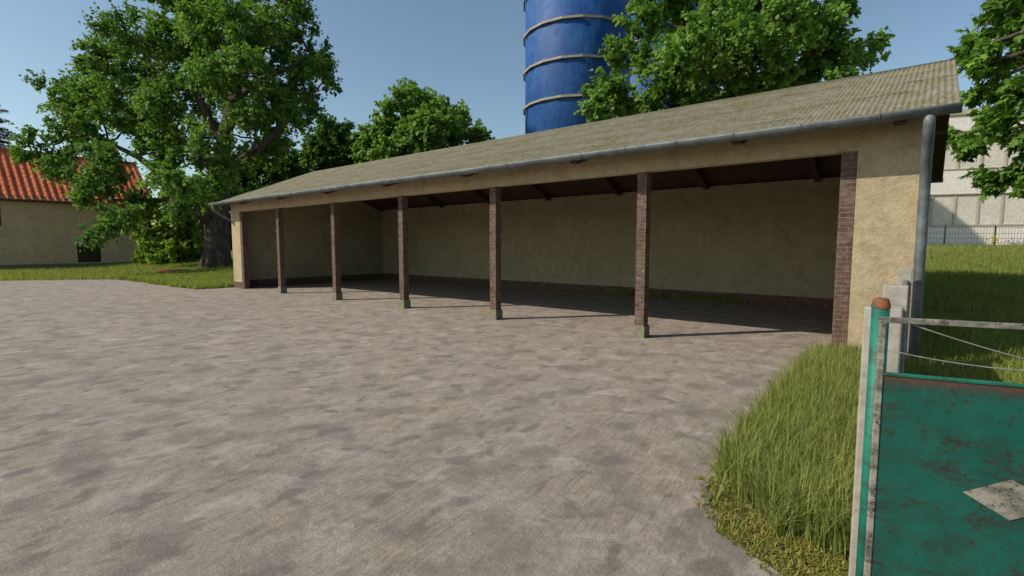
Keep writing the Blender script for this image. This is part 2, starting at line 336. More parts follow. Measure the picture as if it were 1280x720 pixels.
mb.v = [(x, y, hgt(x, y)) for y in gy for x in gx]
mb.f = [(j * nx + i, j * nx + i + 1, (j + 1) * nx + i + 1, (j + 1) * nx + i) for j in range(len(gy) - 1) for i in range(nx - 1)]
lawn_o = tag(mb.build('lawn', 'lawn', smooth=True), kind='structure')
# yard slab: polygon with a softly wavering edge where the grass has grown over it
edge = [(-1.24, 16.2), (-1.24, 7.1), (-1.20, 5.2), (-1.15, 4.1), (-1.09, 3.52), (-0.86, 3.10), (-0.52, 2.88), (-0.12, 2.74), (0.6, 2.88), (2.5, 3.4), (6, 4.3), (12, 5.5), (12, -40), (-60, -40), (-60, -6), (-39.0, -1.5), (-35.6, 3.28), (-34.3, 5.3), (-32.6, 7.1), (-30, 7.3), (-26, 7.35), (-22.6, 7.5), (-22.3, 8.9), (-22.1, 9.0), (-22.1, 16.2)]
mb = MB(); poly = []
for i, p in enumerate(edge):
    q = edge[(i + 1) % len(edge)]; L = math.hypot(q[0] - p[0], q[1] - p[1]); near = abs(p[0]) < 1.6 and abs(q[0]) < 1.6; k = (max(1, int(L / 0.03)) if near else max(1, int(L / 0.35))) if L < 12 and p[1] < 9 else 1
    for t in range(k):
        ex, ey = p[0] + (q[0] - p[0]) * t / k, p[1] + (q[1] - p[1]) * t / k
        w = 0.045 * math.sin(7.1 * (p[0] + t) + 3 * p[1]) if t and k > 1 else 0
        if near: w = 0.07 * mnoise.fractal(Vector((ex * 2.3, ey * 2.3, 1.7)), 0.6, 2.2, 6)
        poly.append((ex + w, ey + w * (.6 if near else 1)))
mb.prism(poly, 2, -0.25, 0.0); tag(mb.build('concrete_yard', 'yard'), kind='structure')

# ------------------------------------------------------------------ vehicle shed
shed = empty('open_shed', (-11, 12.6, 0), 'long open-fronted tan plaster shed with brick posts and mossy corrugated roof', 'shed')
HB, SL, YR, ZR = 3.11, 0.402, 12.66, 5.18            # header bottom, roof slope, ridge
EY0, EY1 = 8.30, 17.02
def zroof(y): return ZR - SL * abs(y - YR)
def sub(parent_obj, o): o.parent = parent_obj; return o
PL = 0.30
# walls (plinth under plaster, plinth 6 mm proud)
bw = MB().box(X0 + 0.17, X1 - 0.17, YB, YB + 0.2, PL, zroof(YB) - 0.16).build('back_wall', 'plaster_in', shed)
sub(bw, MB().box(X0 + 0.17, X1 - 0.17, YB - 0.012, YB + 0.212, -0.2, PL).build('brick_plinth', 'brick_base'))
for a, b, s in ((X0, X0 + 0.16, 1), (X1 - 0.16, X1, -1)):
    poly = [(Y0 + 0.2, PL), (YB + 0.2, PL), (YB + 0.2, zroof(YB + 0.2) - 0.15), (YR, ZR - 0.15), (Y0 + 0.2, zroof(Y0 + 0.2) - 0.15)]
    w = MB().prism(poly, 0, a, b).build('side_wall', 'plaster_in', shed)
    sub(w, MB().box(a - 0.008, b + 0.008, Y0 + 0.205, YB + 0.19, -0.2, PL).build('brick_plinth', 'brick_base'))
BP = 0.26
for a, b in ((X0, -21.46), (-0.83, X1)):
    w = MB().box(a, b, Y0, Y0 + 0.2, BP, HB).build('front_panel', 'plaster', shed)
    sub(w, MB().box(a + 0.002, b - 0.002, Y0 + 0.012, Y0 + 0.195, -0.2, BP).build('brick_plinth', 'brick_base'))
for a, b in ((-21.458, -21.27), (-1.03, -0.832)):
    MB().box(a, b, Y0 + 0.004, Y0 + 0.22, -0.1, HB).build('brick_pier', 'brick', shed, bevel=0.006)
MB().prism([(Y0 - 0.002, HB), (Y0 + 0.19, HB), (Y0 + 0.19, zroof(Y0 + 0.19) - 0.15), (Y0 - 0.002, zroof(Y0) - 0.15)], 0, X0 - 0.002, X1 + 0.002).build('header_beam', 'plaster', shed)
for x in (-4.03, -7.74, -11.14, -14.55, -18.21):
    c = MB().box(x - 0.215, x - 0.025, Y0 + 0.01, Y0 + 0.2, 0.2, HB + 0.001).build('brick_column', 'brick', shed, bevel=0.006)
    sub(c, MB().prism([(x - 0.24, -0.1), (x, -0.1), (x, 0.2), (x - 0.02, 0.235), (x - 0.22, 0.235), (x - 0.24, 0.2)], 1, Y0 - 0.012, Y0 + 0.228).build('column_base', 'foot_concrete', bevel=0.01))
# roof sheets: real corrugations, five overlapping rows each slope
XA, XB = -22.55, 0.24
def sheets(sgn):
    mb = MB(); pitch = 0.075; k = int((XB - XA) / pitch * 6); xs = [XA + (XB - XA) * i / k for i in range(k + 1)]
    rows = 5; run = (YR - EY0) if sgn < 0 else (EY1 - YR)
    for r in range(rows):
        a = run * r / rows - 0.0; b = run * (r + 1) / rows + (0.10 if r < rows - 1 else 0)
        base = len(mb.v); lift = 0.012
        for layer in (0, -0.012):
            for t, dz in ((a, 0.0), (b, 0.010)):
                y = YR + sgn * t; z0 = ZR - SL * t
                for x in xs: mb.v.append((x, y + 0.006 * math.sin(x * 5.3 + r), z0 + dz + layer + 0.0115 * math.cos(2 * math.pi * x / pitch) + 0.004 * math.sin(x * 1.9 + r * 2)))
        n = len(xs)
        for i in range(n - 1):
            for A, B in ((0, 1), (2, 3), (1, 3)):
                mb.f.append((base + A * n + i, base + A * n + i + 1, base + B * n + i + 1, base + B * n + i))
        for i in (0, n - 1): mb.f.append((base + i, base + n + i, base + 3 * n + i, base + 2 * n + i))
    return mb.build('corrugated_roof', 'roof', shed, smooth=True)
sheets(-1); sheets(1)
MB().tube([(XA, YR, ZR - 0.012), (XB, YR, ZR - 0.012)], 0.035, 10).build('ridge_cap', 'roof', shed, smooth=True)
# dark boarding under the sheets, rafters with tails, purlins
for s, ye in ((-1, EY0 + 0.06), (1, EY1 - 0.06)):
    t = abs(ye - YR)
    MB().prism([(YR, ZR - 0.04), (ye, ZR - 0.04 - SL * t), (ye, ZR - 0.065 - SL * t), (YR, ZR - 0.065)], 0, XA + 0.05, XB - 0.03).build('roof_boarding', 'dark_wood', shed)
xr = [-0.35 - 0] + [-2.39 - 3.0 * i for i in range(7)] + [-21.95]
for x in xr:
    for s, ye in ((-1, EY0 + 0.14), (1, EY1 - 0.14)):
        t = abs(ye - YR); ti = (YR - Y0 + .02) if s < 0 else t - .62
        tp = [(YR, ZR - 0.066), (ye, ZR - 0.066 - SL * t), (ye, ZR - 0.13 - SL * t), (ye - s * .12, ZR - 0.195 - SL * (t - .12)), (YR + s * ti, ZR - 0.205 - SL * ti), (YR + s * (ti - .12), ZR - 0.30 - SL * (ti - .12)), (YR, ZR - 0.32)]
        MB().prism(tp, 0, x - 0.07, x + 0.07).build('rafter', 'dark_wood', shed)
MB().box(X0 + 0.17, X1 - 0.17, YR - 0.07, YR + 0.07, ZR - 0.48, ZR - 0.322).build('ridge_beam', 'dark_wood', shed)
for y in (10.4, 14.75): MB().box(XA + 0.06, XB - 0.04, y - 0.04, y + 0.04, zroof(y) - 0.15, zroof(y) - 0.072).build('purlin', 'dark_wood', shed)
# gutters: half-round troughs hung under the sheet edge
def gutter(y, z, sg):
    mb = MB(); n = 12; rr = 0.105; k = 24; base = 0
    xs = [XA - 0.06 + (XB - XA + 0.07) * i / k for i in range(k + 1)]
    for x in xs:
        for rad in (rr, rr - 0.006):
            for j in range(n + 1):
                a = math.pi * j / n; mb.v.append((x, y + rad * math.cos(a), z - rad * math.sin(a) + 0.004 * math.sin(x * .9)))
    w = 2 * (n + 1)
    for i in range(k):
        for j in range(n):
            mb.f.append((i * w + j, i * w + j + 1, (i + 1) * w + j + 1, (i + 1) * w + j))
            q = n + 1; mb.f.append((i * w + q + j, i * w + q + j + 1, (i + 1) * w + q + j + 1, (i + 1) * w + q + j))
        for j in (0, n): mb.f.append((i * w + j, (i + 1) * w + j, (i + 1) * w + n + 1 + j, i * w + n + 1 + j))
    for i in (0, k): mb.f.append(tuple(i * w + j for j in range(n + 1)))
    g = mb.build('gutter', 'zinc', shed, smooth=True)
    for x in np.arange(XA + 0.4, XB, 0.9):
        b = MB(); pts = [(x, y + (rr + .004) * math.cos(a), z - (rr + .004) * math.sin(a)) for a in np.linspace(0, math.pi, 9)]; b.tube(pts, 0.006, 4)
        sub(g, b.build('gutter_hook', 'zinc'))
    return g
gutter(EY0 - 0.015, zroof(EY0) + 0.03, 1); gutter(EY1 + 0.015, zroof(EY1) + 0.03, -1)
zg = zroof(EY0) + 0.03
MB().tube([(-.05, EY0 - .015, zg - .06), (-.05, EY0 + .0, zg - .18), (-.05, EY0 + 0.10, zg - 0.34), (-.055, EY0 + 0.28, zg - 0.58), (-.055, EY0 + 0.38, zg - 0.77), (-.055, EY0 + 0.42, zg - 1.1), (-.055, EY0 + 0.44, 1.0), (-.055, EY0 + 0.44, 0.0)], 0.062, 14).build('downpipe', 'zinc', shed, smooth=True)
MB().tube([(XA + 0.12, EY0 - .015, zg - .05), (XA + 0.12, EY0, zg - .24), (XA + 0.16, EY0 + .08, zg - .34), (X0 - 0.05, Y0 - 0.1, zg - 0.62), (X0 - 0.06, Y0 + 0.1, zg - 0.75), (X0 - 0.06, Y0 + 0.12, 0.1)], 0.055, 12).build('downpipe', 'zinc', shed, smooth=True)
for z in (2.35, 1.0):
    MB().tube([(-.055 + .066 * math.cos(a), EY0 + .44 + .066 * math.sin(a), z) for a in np.linspace(0, 2 * math.pi, 13)], 0.008, 4).build('pipe_bracket', 'zinc', shed)

# ------------------------------------------------------------------ house on the left
HX = -52.0; HE = 5.45
house = empty('farmhouse', (HX - 4.5, -3, 0), 'tan plaster farmhouse with orange tiled roof behind the big tree', 'house')
HYA, HYB = -22.0, 14.3; HR = HX - 4.6; HRZ = 9.15
hs = (HRZ - HE) / 4.6
wins = [(3.2, 5.05, 3.2, 4.68, False), (9.15, 10.65, 0.42, 1.88, True), (-1.5, 0.3, 3.2, 4.68, False), (-3, -1.5, 0.42, 1.88, True)]
# facade with real openings: grid of cells
ys = sorted({HYA, HYB, *[w[0] for w in wins], *[w[1] for w in wins]}); zs = sorted({0.35, HE, *[w[2] for w in wins], *[w[3] for w in wins]})
mb = MB()
for i in range(len(ys) - 1):
    for j in range(len(zs) - 1):
        cy, cz = (ys[i] + ys[i + 1]) / 2, (zs[j] + zs[j + 1]) / 2
        if any(w[0] < cy < w[1] and w[2] < cz < w[3] for w in wins): continue
        b = len(mb.v); mb.v += [(HX, ys[i], zs[j]), (HX, ys[i + 1], zs[j]), (HX, ys[i + 1], zs[j + 1]), (HX, ys[i], zs[j + 1])]; mb.f.append((b, b + 1, b + 2, b + 3))
for w in wins:
    for (ya, za), (yb, zb) in (((w[0], w[2]), (w[1], w[2])), ((w[1], w[2]), (w[1], w[3])), ((w[1], w[3]), (w[0], w[3])), ((w[0], w[3]), (w[0], w[2]))):
        b = len(mb.v); mb.v += [(HX, ya, za), (HX, yb, zb), (HX - .3, yb, zb), (HX - .3, ya, za)]; mb.f.append((b, b + 1, b + 2, b + 3))
for y in (HYA, HYB): mb.prism([(HX, .35), (HX - 9.2, .35), (HX - 9.2, HE), (HR, HRZ - .1), (HX, HE)], 1, y - (.001 if y == HYA else -.001), y + (.3 if y == HYA else -.3))
mb.box(HX - 9.2, HX - 9.0, HYA, HYB, .35, HE)
mb.build('house_wall', 'house_plaster', house)
MB().box(HX - .25, HX + .04, HYA, HYB + .03, -.1, .35).build('plinth', 'foot_concrete', house)
for w in wins:
    fr = MB()
    y0, y1, z0, z1 = w[:4]; x = HX - .16
    for a in ((y0, y0 + .07, z0, z1), (y1 - .07, y1, z0, z1), (y0 + .07, y1 - .07, z0, z0 + .07), (y0 + .07, y1 - .07, z1 - .07, z1)): fr.box(x - .04, x + .04, a[0], a[1], a[2], a[3])
    fr.box(x - .03, x + .03, (y0 + y1) / 2 - .03, (y0 + y1) / 2 + .03, z0 + .07, z1 - .07)
    f = fr.build('window', 'black_iron' if w[4] else 'dark_wood', house)
    sub(f, MB().box(x - .01, x + .005, y0, y1, z0, z1).build('pane', 'glass_dark'))
    if w[4]:
        g = MB()
        for k in range(1, 7): g.box(HX - .05, HX - .03, y0 + (y1 - y0) * k / 7 - .012, y0 + (y1 - y0) * k / 7 + .012, z0, z1)
        for k in range(1, 5): g.box(HX - .052, HX - .028, y0, y1, z0 + (z1 - z0) * k / 5 - .012, z0 + (z1 - z0) * k / 5 + .012)
        sub(f, g.build('grille', 'black_iron'))
def tile_slope(sgn):
    mb = MB(); pitch = 0.44; ys_ = np.arange(HYA - .3, HYB + .3, pitch / 8); nrow = 11; L = 5.1; n = len(ys_)
    for r in range(nrow):
        base = len(mb.v)
        for t, dz in ((L * r / nrow, 0.0), (L * (r + 1) / nrow + .03, 0.022)):
            for y in ys_:
                ph = (y / pitch) % 1.0; wv = 0.10 * max(0, math.sin(math.pi * min(1, ph / 0.72))) if ph < .72 else 0.0
                mb.v.append((HR + sgn * t, y, HRZ - hs * t + dz + wv))
        mb.f += [(base + i, base + i + 1, base + n + i + 1, base + n + i) for i in range(n - 1)]
    return mb.build('tiled_roof', 'tile', house, smooth=False)
tile_slope(1); tile_slope(-1)
MB().tube([(HR, HYA - .3, HRZ + .08), (HR, HYB + .3, HRZ + .08)], .14, 8).build('ridge_tiles', 'tile', house, smooth=True)
MB().prism([(HX + .02, HE - .42), (HX + .42, HE - .48), (HX + .5, HE - .30), (HX + .02, HE + .02)], 1, HYA - .2, HYB + .2).build('eave_board', 'dark_wood', house)

# ------------------------------------------------------------------ blue silos
def silo(cx, cy, rad, top, step, off, label):
    t = empty('grain_silo', (cx, cy, 0), label, 'silo', 'blue grain silos')
    mb = MB(); n = 40
    ring = [(cx + rad * math.cos(2 * math.pi * k / n), cy + rad * math.sin(2 * math.pi * k / n)) for k in range(n)]
    mb.prism(ring, 2, 0, top); c = mb.build('silo_shell', 'silo', t)
    for p in c.data.polygons: p.use_smooth = abs(p.normal.z) < .5
    cone = MB(); b = [(x, y, top) for x, y in ring] + [(cx, cy, top + rad * .45)]
    cone.add(b, [(k, (k + 1) % n, n) for k in range(n)]); cone.build('silo_roof', 'silo', t)
    z = off; m = 18
    while z < top:
        hb = MB(); pts = [(rad + .02, z - .075), (rad + .14, z - .075), (rad + .14, z + .075), (rad + .02, z + .075)]
        for k in range(m):
            a = 2 * math.pi * (k + .35) / m; q = 1 / math.cos(math.pi / m)
            hb.v += [(cx + r_ * q * math.cos(a), cy + r_ * q * math.sin(a), zz) for r_, zz in pts]
        for k in range(m):
            for j in range(4): a_ = k * 4 + j; b_ = k * 4 + (j + 1) % 4; c_ = ((k + 1) % m) * 4; hb.f.append((a_, b_, c_ + (j + 1) % 4, c_ + j))
        hb.build('silo_hoop', 'hoop', t); z += step
    return t
sp = at(719, 307, 38.3); ringz = EYE + (307 - 141.5) / 630 * 38.0
silo(sp.x, sp.y, 3.82, ringz + 2.55 * 6 + 1, 2.53, ringz - 2.53 * 4, 'tall blue silo with beige hoops rising behind the shed roof')
sp2 = at(812, 307, 50); silo(sp2.x, sp2.y, 3.82, 27, 2.6, EYE + (307 - 4) / 630 * 49 - 2.6 * 9, 'second blue silo mostly hidden by the tree, further right')

# ------------------------------------------------------------------ white building at the right
WD = at(1150, 307, 44); wdir = Vector((RT.x, RT.y, 0)).normalized(); wn_ = Vector((-wdir.y, wdir.x, 0)).normalized()
wdir = (wdir - wn_ * 0.33).normalized(); wn_ = Vector((-wdir.y, wdir.x, 0))
wb = empty('white_building', (WD.x, WD.y, 1.4), 'white flat-roofed building with cream window bands behind the wire fence', 'building')
def wbox(u0, u1, d0, d1, z0, z1, mb=None):
    mb = mb or MB(); P = lambda u, d, z: WD + wdir * u + wn_ * d + Vector((0, 0, z - WD.z))
    return mb.add([P(u0, d0, z0), P(u1, d0, z0), P(u1, d1, z0), P(u0, d1, z0), P(u0, d0, z1), P(u1, d0, z1), P(u1, d1, z1), P(u0, d1, z1)],
                  [(0, 3, 2, 1), (4, 5, 6, 7), (0, 1, 5, 4), (1, 2, 6, 5), (2, 3, 7, 6), (3, 0, 4, 7)])
def zz(y): return EYE + (307 - y) / 630 * 44
UL, UR = -14, 26
bands = [(zz(282), zz(244)), (zz(214), zz(174))]
zc = 0.6
mbw = MB()
for z0, z1 in bands: wbox(UL, UR, 0, 10, zc, z0, mbw); wbox(UL, UR, .22, 10, z0, z1, mbw); zc = z1
wbox(UL, UR, 0, 10, zc, zz(150), mbw); mbw.build('facade', 'white_cladding', wb)
wbox(UL - .15, UR + .15, -.15, 10.1, zz(150), zz(144)).build('roof_edge', 'tan_strip', wb)
for z0, z1 in bands:
    wbox(UL + .05, UR - .05, -.06, .05, z0 - .08, z0 + .0).build('sill', 'tan_strip', wb)
    wbox(UL + .05, UR - .05, -.03, .21, z1 - .07, z1 - .002).build('lintel_strip', 'tan_strip', wb)
    u = UL + .1
    while u < UR - 1.6:
        w = wbox(u + .10, u + 1.52, .10, .2, z0 + .02, z1 - .09).build('window_panel', 'cream_panel', wb)
        wbox(u - .08, u + .085, .04, .21, z0 + .01, z1 - .08).build('mullion', 'tan_strip', wb)
        u += 1.62
# wire mesh fence
fd = 31.0; fdir = Vector((RT.x, RT.y, 0)).normalized(); fo = at(1180, 307, fd); fo.z = 0
wf = empty('mesh_fence', (fo.x, fo.y, 1.5), 'dark green wire mesh fence on posts in front of the white building', 'fence')
meshb = MB(); zb = 1.58; zt = zb + 1.30
for i in range(-4, 5):
    p = fo + fdir * (3.08 * i); MB().box(p.x - .035, p.x + .035, p.y - .035, p.y + .035, zb - .6, zt + .08).build('fence_post', 'green_metal', wf)
a, b = fo - fdir * 12.3, fo + fdir * 12.3
for z in (zb + .05, zb + .33, zb + .62, zb + .92, zt - .03): meshb.bar((a.x, a.y, z), (b.x, b.y, z), .022, .022)
k = int((b - a).length / .19)
for i in range(k + 1):
    p = a.lerp(b, i / k); meshb.bar((p.x, p.y, zb), (p.x, p.y, zt + .03), .013, .013)
meshb.build('wire_mesh', 'thin_wire', wf)

# ------------------------------------------------------------------ concrete garden fence beside the shed corner
cf = empty('concrete_fence', (-.15, 5.5, 0), 'weathered grey concrete slab fence between the teal gate and the shed corner', 'fence')
cps = [(-.145, 3.03), (-.150, 4.74), (-.10, 8.44)]
for i, (x, y) in enumerate([(-.145, 3.03), (-.160, 4.74), (-.20, 8.44)]):
    MB().prism([(x - .072, -.1), (x + .078, -.1), (x + .078, 1.453), (x - .072, 1.453)], 1, y - .07, y + .07).build('fence_post', 'old_concrete', cf, bevel=0.008)
for (xa, ya), (xb, yb) in (((-.145, 3.03), (-.160, 4.74)), ((-.160, 4.74), (-.20, 8.44))):
    for k in range(4):
        MB().bar((xa + .02, ya + .07, .17 + .325 * k), (xb + .02, yb - .07, .17 + .325 * k), .05, .318).build('fence_slab', 'grey_plank', cf, bevel=0.006)

# ------------------------------------------------------------------ gate and its post
gv = Vector((0.9701, 0.2427, 0)); g0 = Vector((-.127, 2.713, 0)); gn = Vector((gv.y, -gv.x, 0))     # gn faces the viewer
def gp(u, z, d=0): return g0 + gv * u + gn * d + Vector((0, 0, z))
post = empty('gate_post', (-.1427, 2.791, 0), 'round teal metal gate post with rusty orange cap', 'post', 'teal gate posts')
pc = Vector((-.1427, 2.791, 0))
MB().tube([pc + Vector((0, 0, -.1)), pc + Vector((0, 0, 1.475))], .034, 20).build('post_tube', 'gate_post', post, smooth=True)
MB().tube([pc + Vector((0, 0, 1.47)), pc + Vector((0, 0, 1.482)), pc + Vector((0, 0, 1.484)), pc + Vector((0, 0, 1.512)), pc + Vector((0, 0, 1.516))], [.0365, .0365, .036, .029, .020], 20).build('post_cap', 'orange_cap', post)
GW = 0.93
p2 = gp(GW + .0, 0, -.06)
post2 = empty('gate_post', (p2.x, p2.y, 0), 'plain round teal gate post on the latch side of the gate', 'post', 'teal gate posts')
MB().tube([p2 + Vector((0, 0, -.1)), p2 + Vector((0, 0, 1.475))], .034, 20).build('post_tube', 'gate_post', post2, smooth=True)
MB().tube([p2 + Vector((0, 0, 1.47)), p2 + Vector((0, 0, 1.484)), p2 + Vector((0, 0, 1.512)), p2 + Vector((0, 0, 1.516))], [.0365, .036, .029, .020], 20).build('post_cap', 'orange_cap', post2)
gate = empty('garden_gate', (g0.x + .45, g0.y + .11, 0), 'rusty teal sheet metal gate with pale frame and a white diamond', 'gate')
fr = MB(); t = .024
fr.bar(gp(-.002, .06), gp(-.002, 1.416), t, t, gn); fr.bar(gp(GW, .06), gp(GW, 1.416), t, t, gn)
fr.bar(gp(-.014, 1.428), gp(GW + .012, 1.428), t, t); fr.bar(gp(.01, .072), gp(GW - .012, .072), t, t)
fr.build('gate_frame', 'gate_white', gate, bevel=.003)
sh = MB(); A, B = gp(.012, .085, .004), gp(GW - .014, .085, .004)
sh.add([gp(u, z, d) for d in (.006, .003) for u, z in ((.011, .085), (GW - .013, .085), (GW - .013, 1.19), (.011, 1.19))], [(0, 1, 2, 3), (7, 6, 5, 4), (0, 4, 5, 1), (1, 5, 6, 2), (2, 6, 7, 3), (3, 7, 4, 0)])
sh.build('sheet_panel', 'gate_panel', gate)
MB().bar(gp(.011, 1.19), gp(GW - .013, 1.19), .022, .014).build('panel_lip', 'gate_post', gate, bevel=.003)
dm = MB(); dc = .462; dz_ = .716; hw, hh = .152, .086
P4 = [(dc - hw, dz_), (dc, dz_ - hh), (dc + hw, dz_), (dc, dz_ + hh)]
dm.add([gp(u, z, .0105) for u, z in P4] + [gp(u, z, .0062) for u, z in P4], [(0, 1, 2, 3), (0, 4, 5, 1), (1, 5, 6, 2), (2, 6, 7, 3), (3, 7, 4, 0)])
dm.build('diamond_plate', 'gate_white', gate)
MB().tube([gp(.10 + .82 * k / 10, 1.414 - .20 * (k / 10) - .10 * (k / 10) * (1 - k / 10), -.002) for k in range(11)], .0028, 6).build('wire', 'thin_wire', gate, smooth=True)
MB().tube([gp(.0 + .92 * k / 10, 1.300 - .075 * 2.6 * (k / 10) * (1 - k / 10), -.002) for k in range(11)], .0028, 6).build('wire', 'thin_wire', gate, smooth=True)

# ------------------------------------------------------------------ rusty lid in the grass
lc = at(216.5, 344, 30.5); lid = MB()
prof = [(0.0, .32), (.60, .33), (.80, .29), (.82, .22), (.72, .17), (.68, 0.0)]
n = 28
for r_, z in prof[1:]: lid.v += [(lc.x + r_ * math.cos(2 * math.pi * k / n), lc.y + r_ * math.sin(2 * math.pi * k / n), z) for k in range(n)]
lid.v.append((lc.x, lc.y, .322))
for i in range(len(prof) - 2):
    for k in range(n): lid.f.append((i * n + k, i * n + (k + 1) % n, (i + 1) * n + (k + 1) % n, (i + 1) * n + k))
lid.f += [((k + 1) % n, k, len(lid.v) - 1) for k in range(n)]
tag(lid.build('well_cover', 'rust'), 'round rust-brown metal cover low in the grass under the big tree', 'well cover')

# ------------------------------------------------------------------ trees
def limb(mb, p, q, r0, r1, bend=0.15, n=8, sides=7):
    p, q = Vector(p), Vector(q); L = (q - p).length
    c = (p + q) / 2 + Vector((random.uniform(-1, 1), random.uniform(-1, 1), random.uniform(-.2, 1))) * L * bend
    pts = []
    for i in range(n + 1):
        t = i / n; w = p * (1 - t) ** 2 + c * 2 * t * (1 - t) + q * t * t
        if 0 < i < n: w += Vector((random.gauss(0, 1), random.gauss(0, 1), random.gauss(0, 1))) * L * .012
        pts.append(w)
    mb.tube(pts, [r0 + (r1 - r0) * (i / n) ** .8 for i in range(n + 1)], sides, cap=False); return pts
def crown(lobes, trunk_top, per_m2, leaf, lshape, clump_r, wood, r_limb, hang=0.1, fill=0.35, seed=1, anchor=None):
    """lobes: (centre, radius). returns leaf vertex array and tones"""
    g = np.random.default_rng(seed); VS = []; TN = []; nper = 4
    for c, r in lobes:
        c = np.array(c); st = Vector(trunk_top) if anchor is None else anchor(Vector(c))
        limb(wood, st, Vector(c), r_limb * (.5 + r * .16), .045, .12, 9, 6)
        m = max(5, int(4.2 * (r / clump_r) ** 2 * fill)) 
        d = unit(g.normal(size=(m, 3))); rad = r * (g.random(m) ** .38); cc = c + d * rad[:, None] * np.array([1, 1, .78])
        for j in range(m):
            if j % 2 == 0: limb(wood, Vector(c), Vector(cc[j]), .05 + .015 * r_limb, .012, .12, 4, 4)
            cr = clump_r * g.uniform(.6, 1.35); k = int(per_m2 * cr * cr * 4)
            tone0 = np.clip(g.normal(.45, .16), 0, 1)
            # a spray: several short twigs fanning outwards, leaves along each of them
            ntw = max(4, k // 14); out = unit((cc[j] - np.array(trunk_top))[None, :] * .6 + d[j][None, :] * 1.5)[0]
            td = unit(out[None, :] * 1.0 + g.normal(size=(ntw, 3)) * .75 + np.array([[0, 0, -hang]])); tl = cr * g.uniform(.5, 1.15, ntw)
            w = g.integers(0, ntw, k); s = g.random(k) ** .8
            P = cc[j] - out * cr * .35 + td[w] * (tl[w] * s * 1.25)[:, None] + g.normal(size=(k, 3)) * cr * .085
            D = unit(td[w] * .7 + g.normal(size=(k, 3)) * .7 + np.array([[0, 0, -.25]]))
            N = unit(g.normal(size=(k, 3)) * .55 + np.array([[0, 0, 1.0]]) + d[j][None, :] * .45)
            L = leaf * g.uniform(.65, 1.25, k); V, nper = leaf_verts(P, D, N, L, L * (.62 if lshape == 'diamond' else .8), lshape)
            VS.append(V); TN.append(np.clip(tone0 + g.normal(0, .17, k), 0, 1))
    return np.concatenate(VS), nper, np.concatenate(TN)
def tree(name, base, trunk_pts, radii, lobes, mat, label, cat, per_m2, leaf, lshape='diamond', clump_r=.8, r_limb=.2, fill=.35, hang=.1, seed=1, group=None, flare=True, anchor_pts=None):
    t = empty(name, base, label, cat, group)
    wood = MB(); wood.tube(trunk_pts, radii, 14, cap=True)
    if flare:
        b = Vector(trunk_pts[0]); 
        for k in range(6):
            a = k * 1.05 + .3; e = b + Vector((math.cos(a), math.sin(a), 0)) * radii[0] * 1.5; e.z = b.z - .05
            wood.tube([b + Vector((0, 0, radii[0] * 1.6)), b + (e - b) * .62 + Vector((0, 0, .22)), e], [radii[0] * .6, radii[0] * .36, radii[0] * .12], 7)
    ap = [Vector(p) for p in (anchor_pts or trunk_pts[len(trunk_pts) // 2:])]
    def anchor(c):
        q = [p for p in ap if p.z < c.z + .5] or [ap[0]]
        return min(q, key=lambda p: (p - c).length + abs((c.z - p.z) - .45 * (c - p).xy.length) * .6)
    V, nper, tn = crown(lobes, trunk_pts[-1], per_m2, leaf, lshape, clump_r, wood, r_limb, hang, fill, seed, anchor)
    wood.build('trunk', 'bark', t, smooth=True)
    fast_mesh('crown', V, nper, mat, t, tn)
    print('TREE', name, len(V) // nper)
    return t
def lob(lst, d): return [(tuple(at(x, y, d + dd)), r / F * d) for x, y, r, dd in lst]

# the big spreading tree left of the shed
D0 = 32.6
tb = at(272, 343, D0); tb.z = 0
def tp(px, py, dd=0): return at(px, py, D0 + dd)
tpts = [tb - Vector((0, 0, .2)), tp(272, 315), tp(271, 285), tp(270, 255), tp(274, 225), tp(277, 198), tp(282, 165), tp(290, 130, 1), tp(305, 95, 1), tp(318, 60, 1), tp(322, 25, 1), tp(318, -20, 1)]
trd = [.92, .76, .71, .70, .66, .50, .42, .34, .27, .2, .14, .07]
big_l = [(62, 192, 34, -1), (95, 165, 38, 1), (118, 205, 34, -3), (92, 112, 34, 2), (128, 72, 34, 0), (175, 48, 34, -3), (132, 128, 36, -2), (170, 150, 38, 4), (182, 100, 36, 1), (128, 238, 24, -4), (152, 272, 22, -5), (118, 290, 15, -5), (176, 250, 15, -3), (205, 222, 18, -6),
         (212, 168, 34, 5), (232, 60, 40, -3), (238, 118, 38, 3), (228, 12, 44, 1), (285, 30, 44, -4), (262, 88, 34, -5), (292, 118, 34, 6), (330, 52, 40, 3), (365, 28, 36, -1), (388, 72, 34, 1), (408, 98, 22, -1), (356, 108, 38, 4), (332, 150, 34, 5), (300, 62, 34, 5), (375, 138, 28, 2), (345, 184, 26, 5),
         (255, 150, 26, 7), (290, -40, 54, 2), (200, -38, 46, -2), (352, -35, 46, 1), (255, -85, 48, 0), (320, -95, 44, 0), (232, 232, 20, -7), (310, 195, 22, 7), (205, 128, 26, -6), (318, 92, 26, -6), (150, 105, 26, 6), (250, 195, 18, 6), (262, 238, 22, -4.5), (226, 262, 18, -5), (285, 210, 20, -4), (258, 172, 20, -6), (318, 150, 24, -5), (345, 128, 24, -4), (292, 240, 18, 3), (205, 190, 20, -5)]
tw = lob(big_l, D0)
t = empty('old_oak', tb, 'huge old broad tree with thick trunk left of the shed', 'tree')
wood = MB(); wood.tube(tpts, trd, 18)
for k in range(7):
    a = k * .9; e = tb + Vector((math.cos(a), math.sin(a), 0)) * 1.35; e.z = -.08
    wood.tube([tb + Vector((math.cos(a) * .35, math.sin(a) * .35, 1.5)), tb + (e - tb) * .6 + Vector((0, 0, .38)), e], [.34, .26, .08], 8)
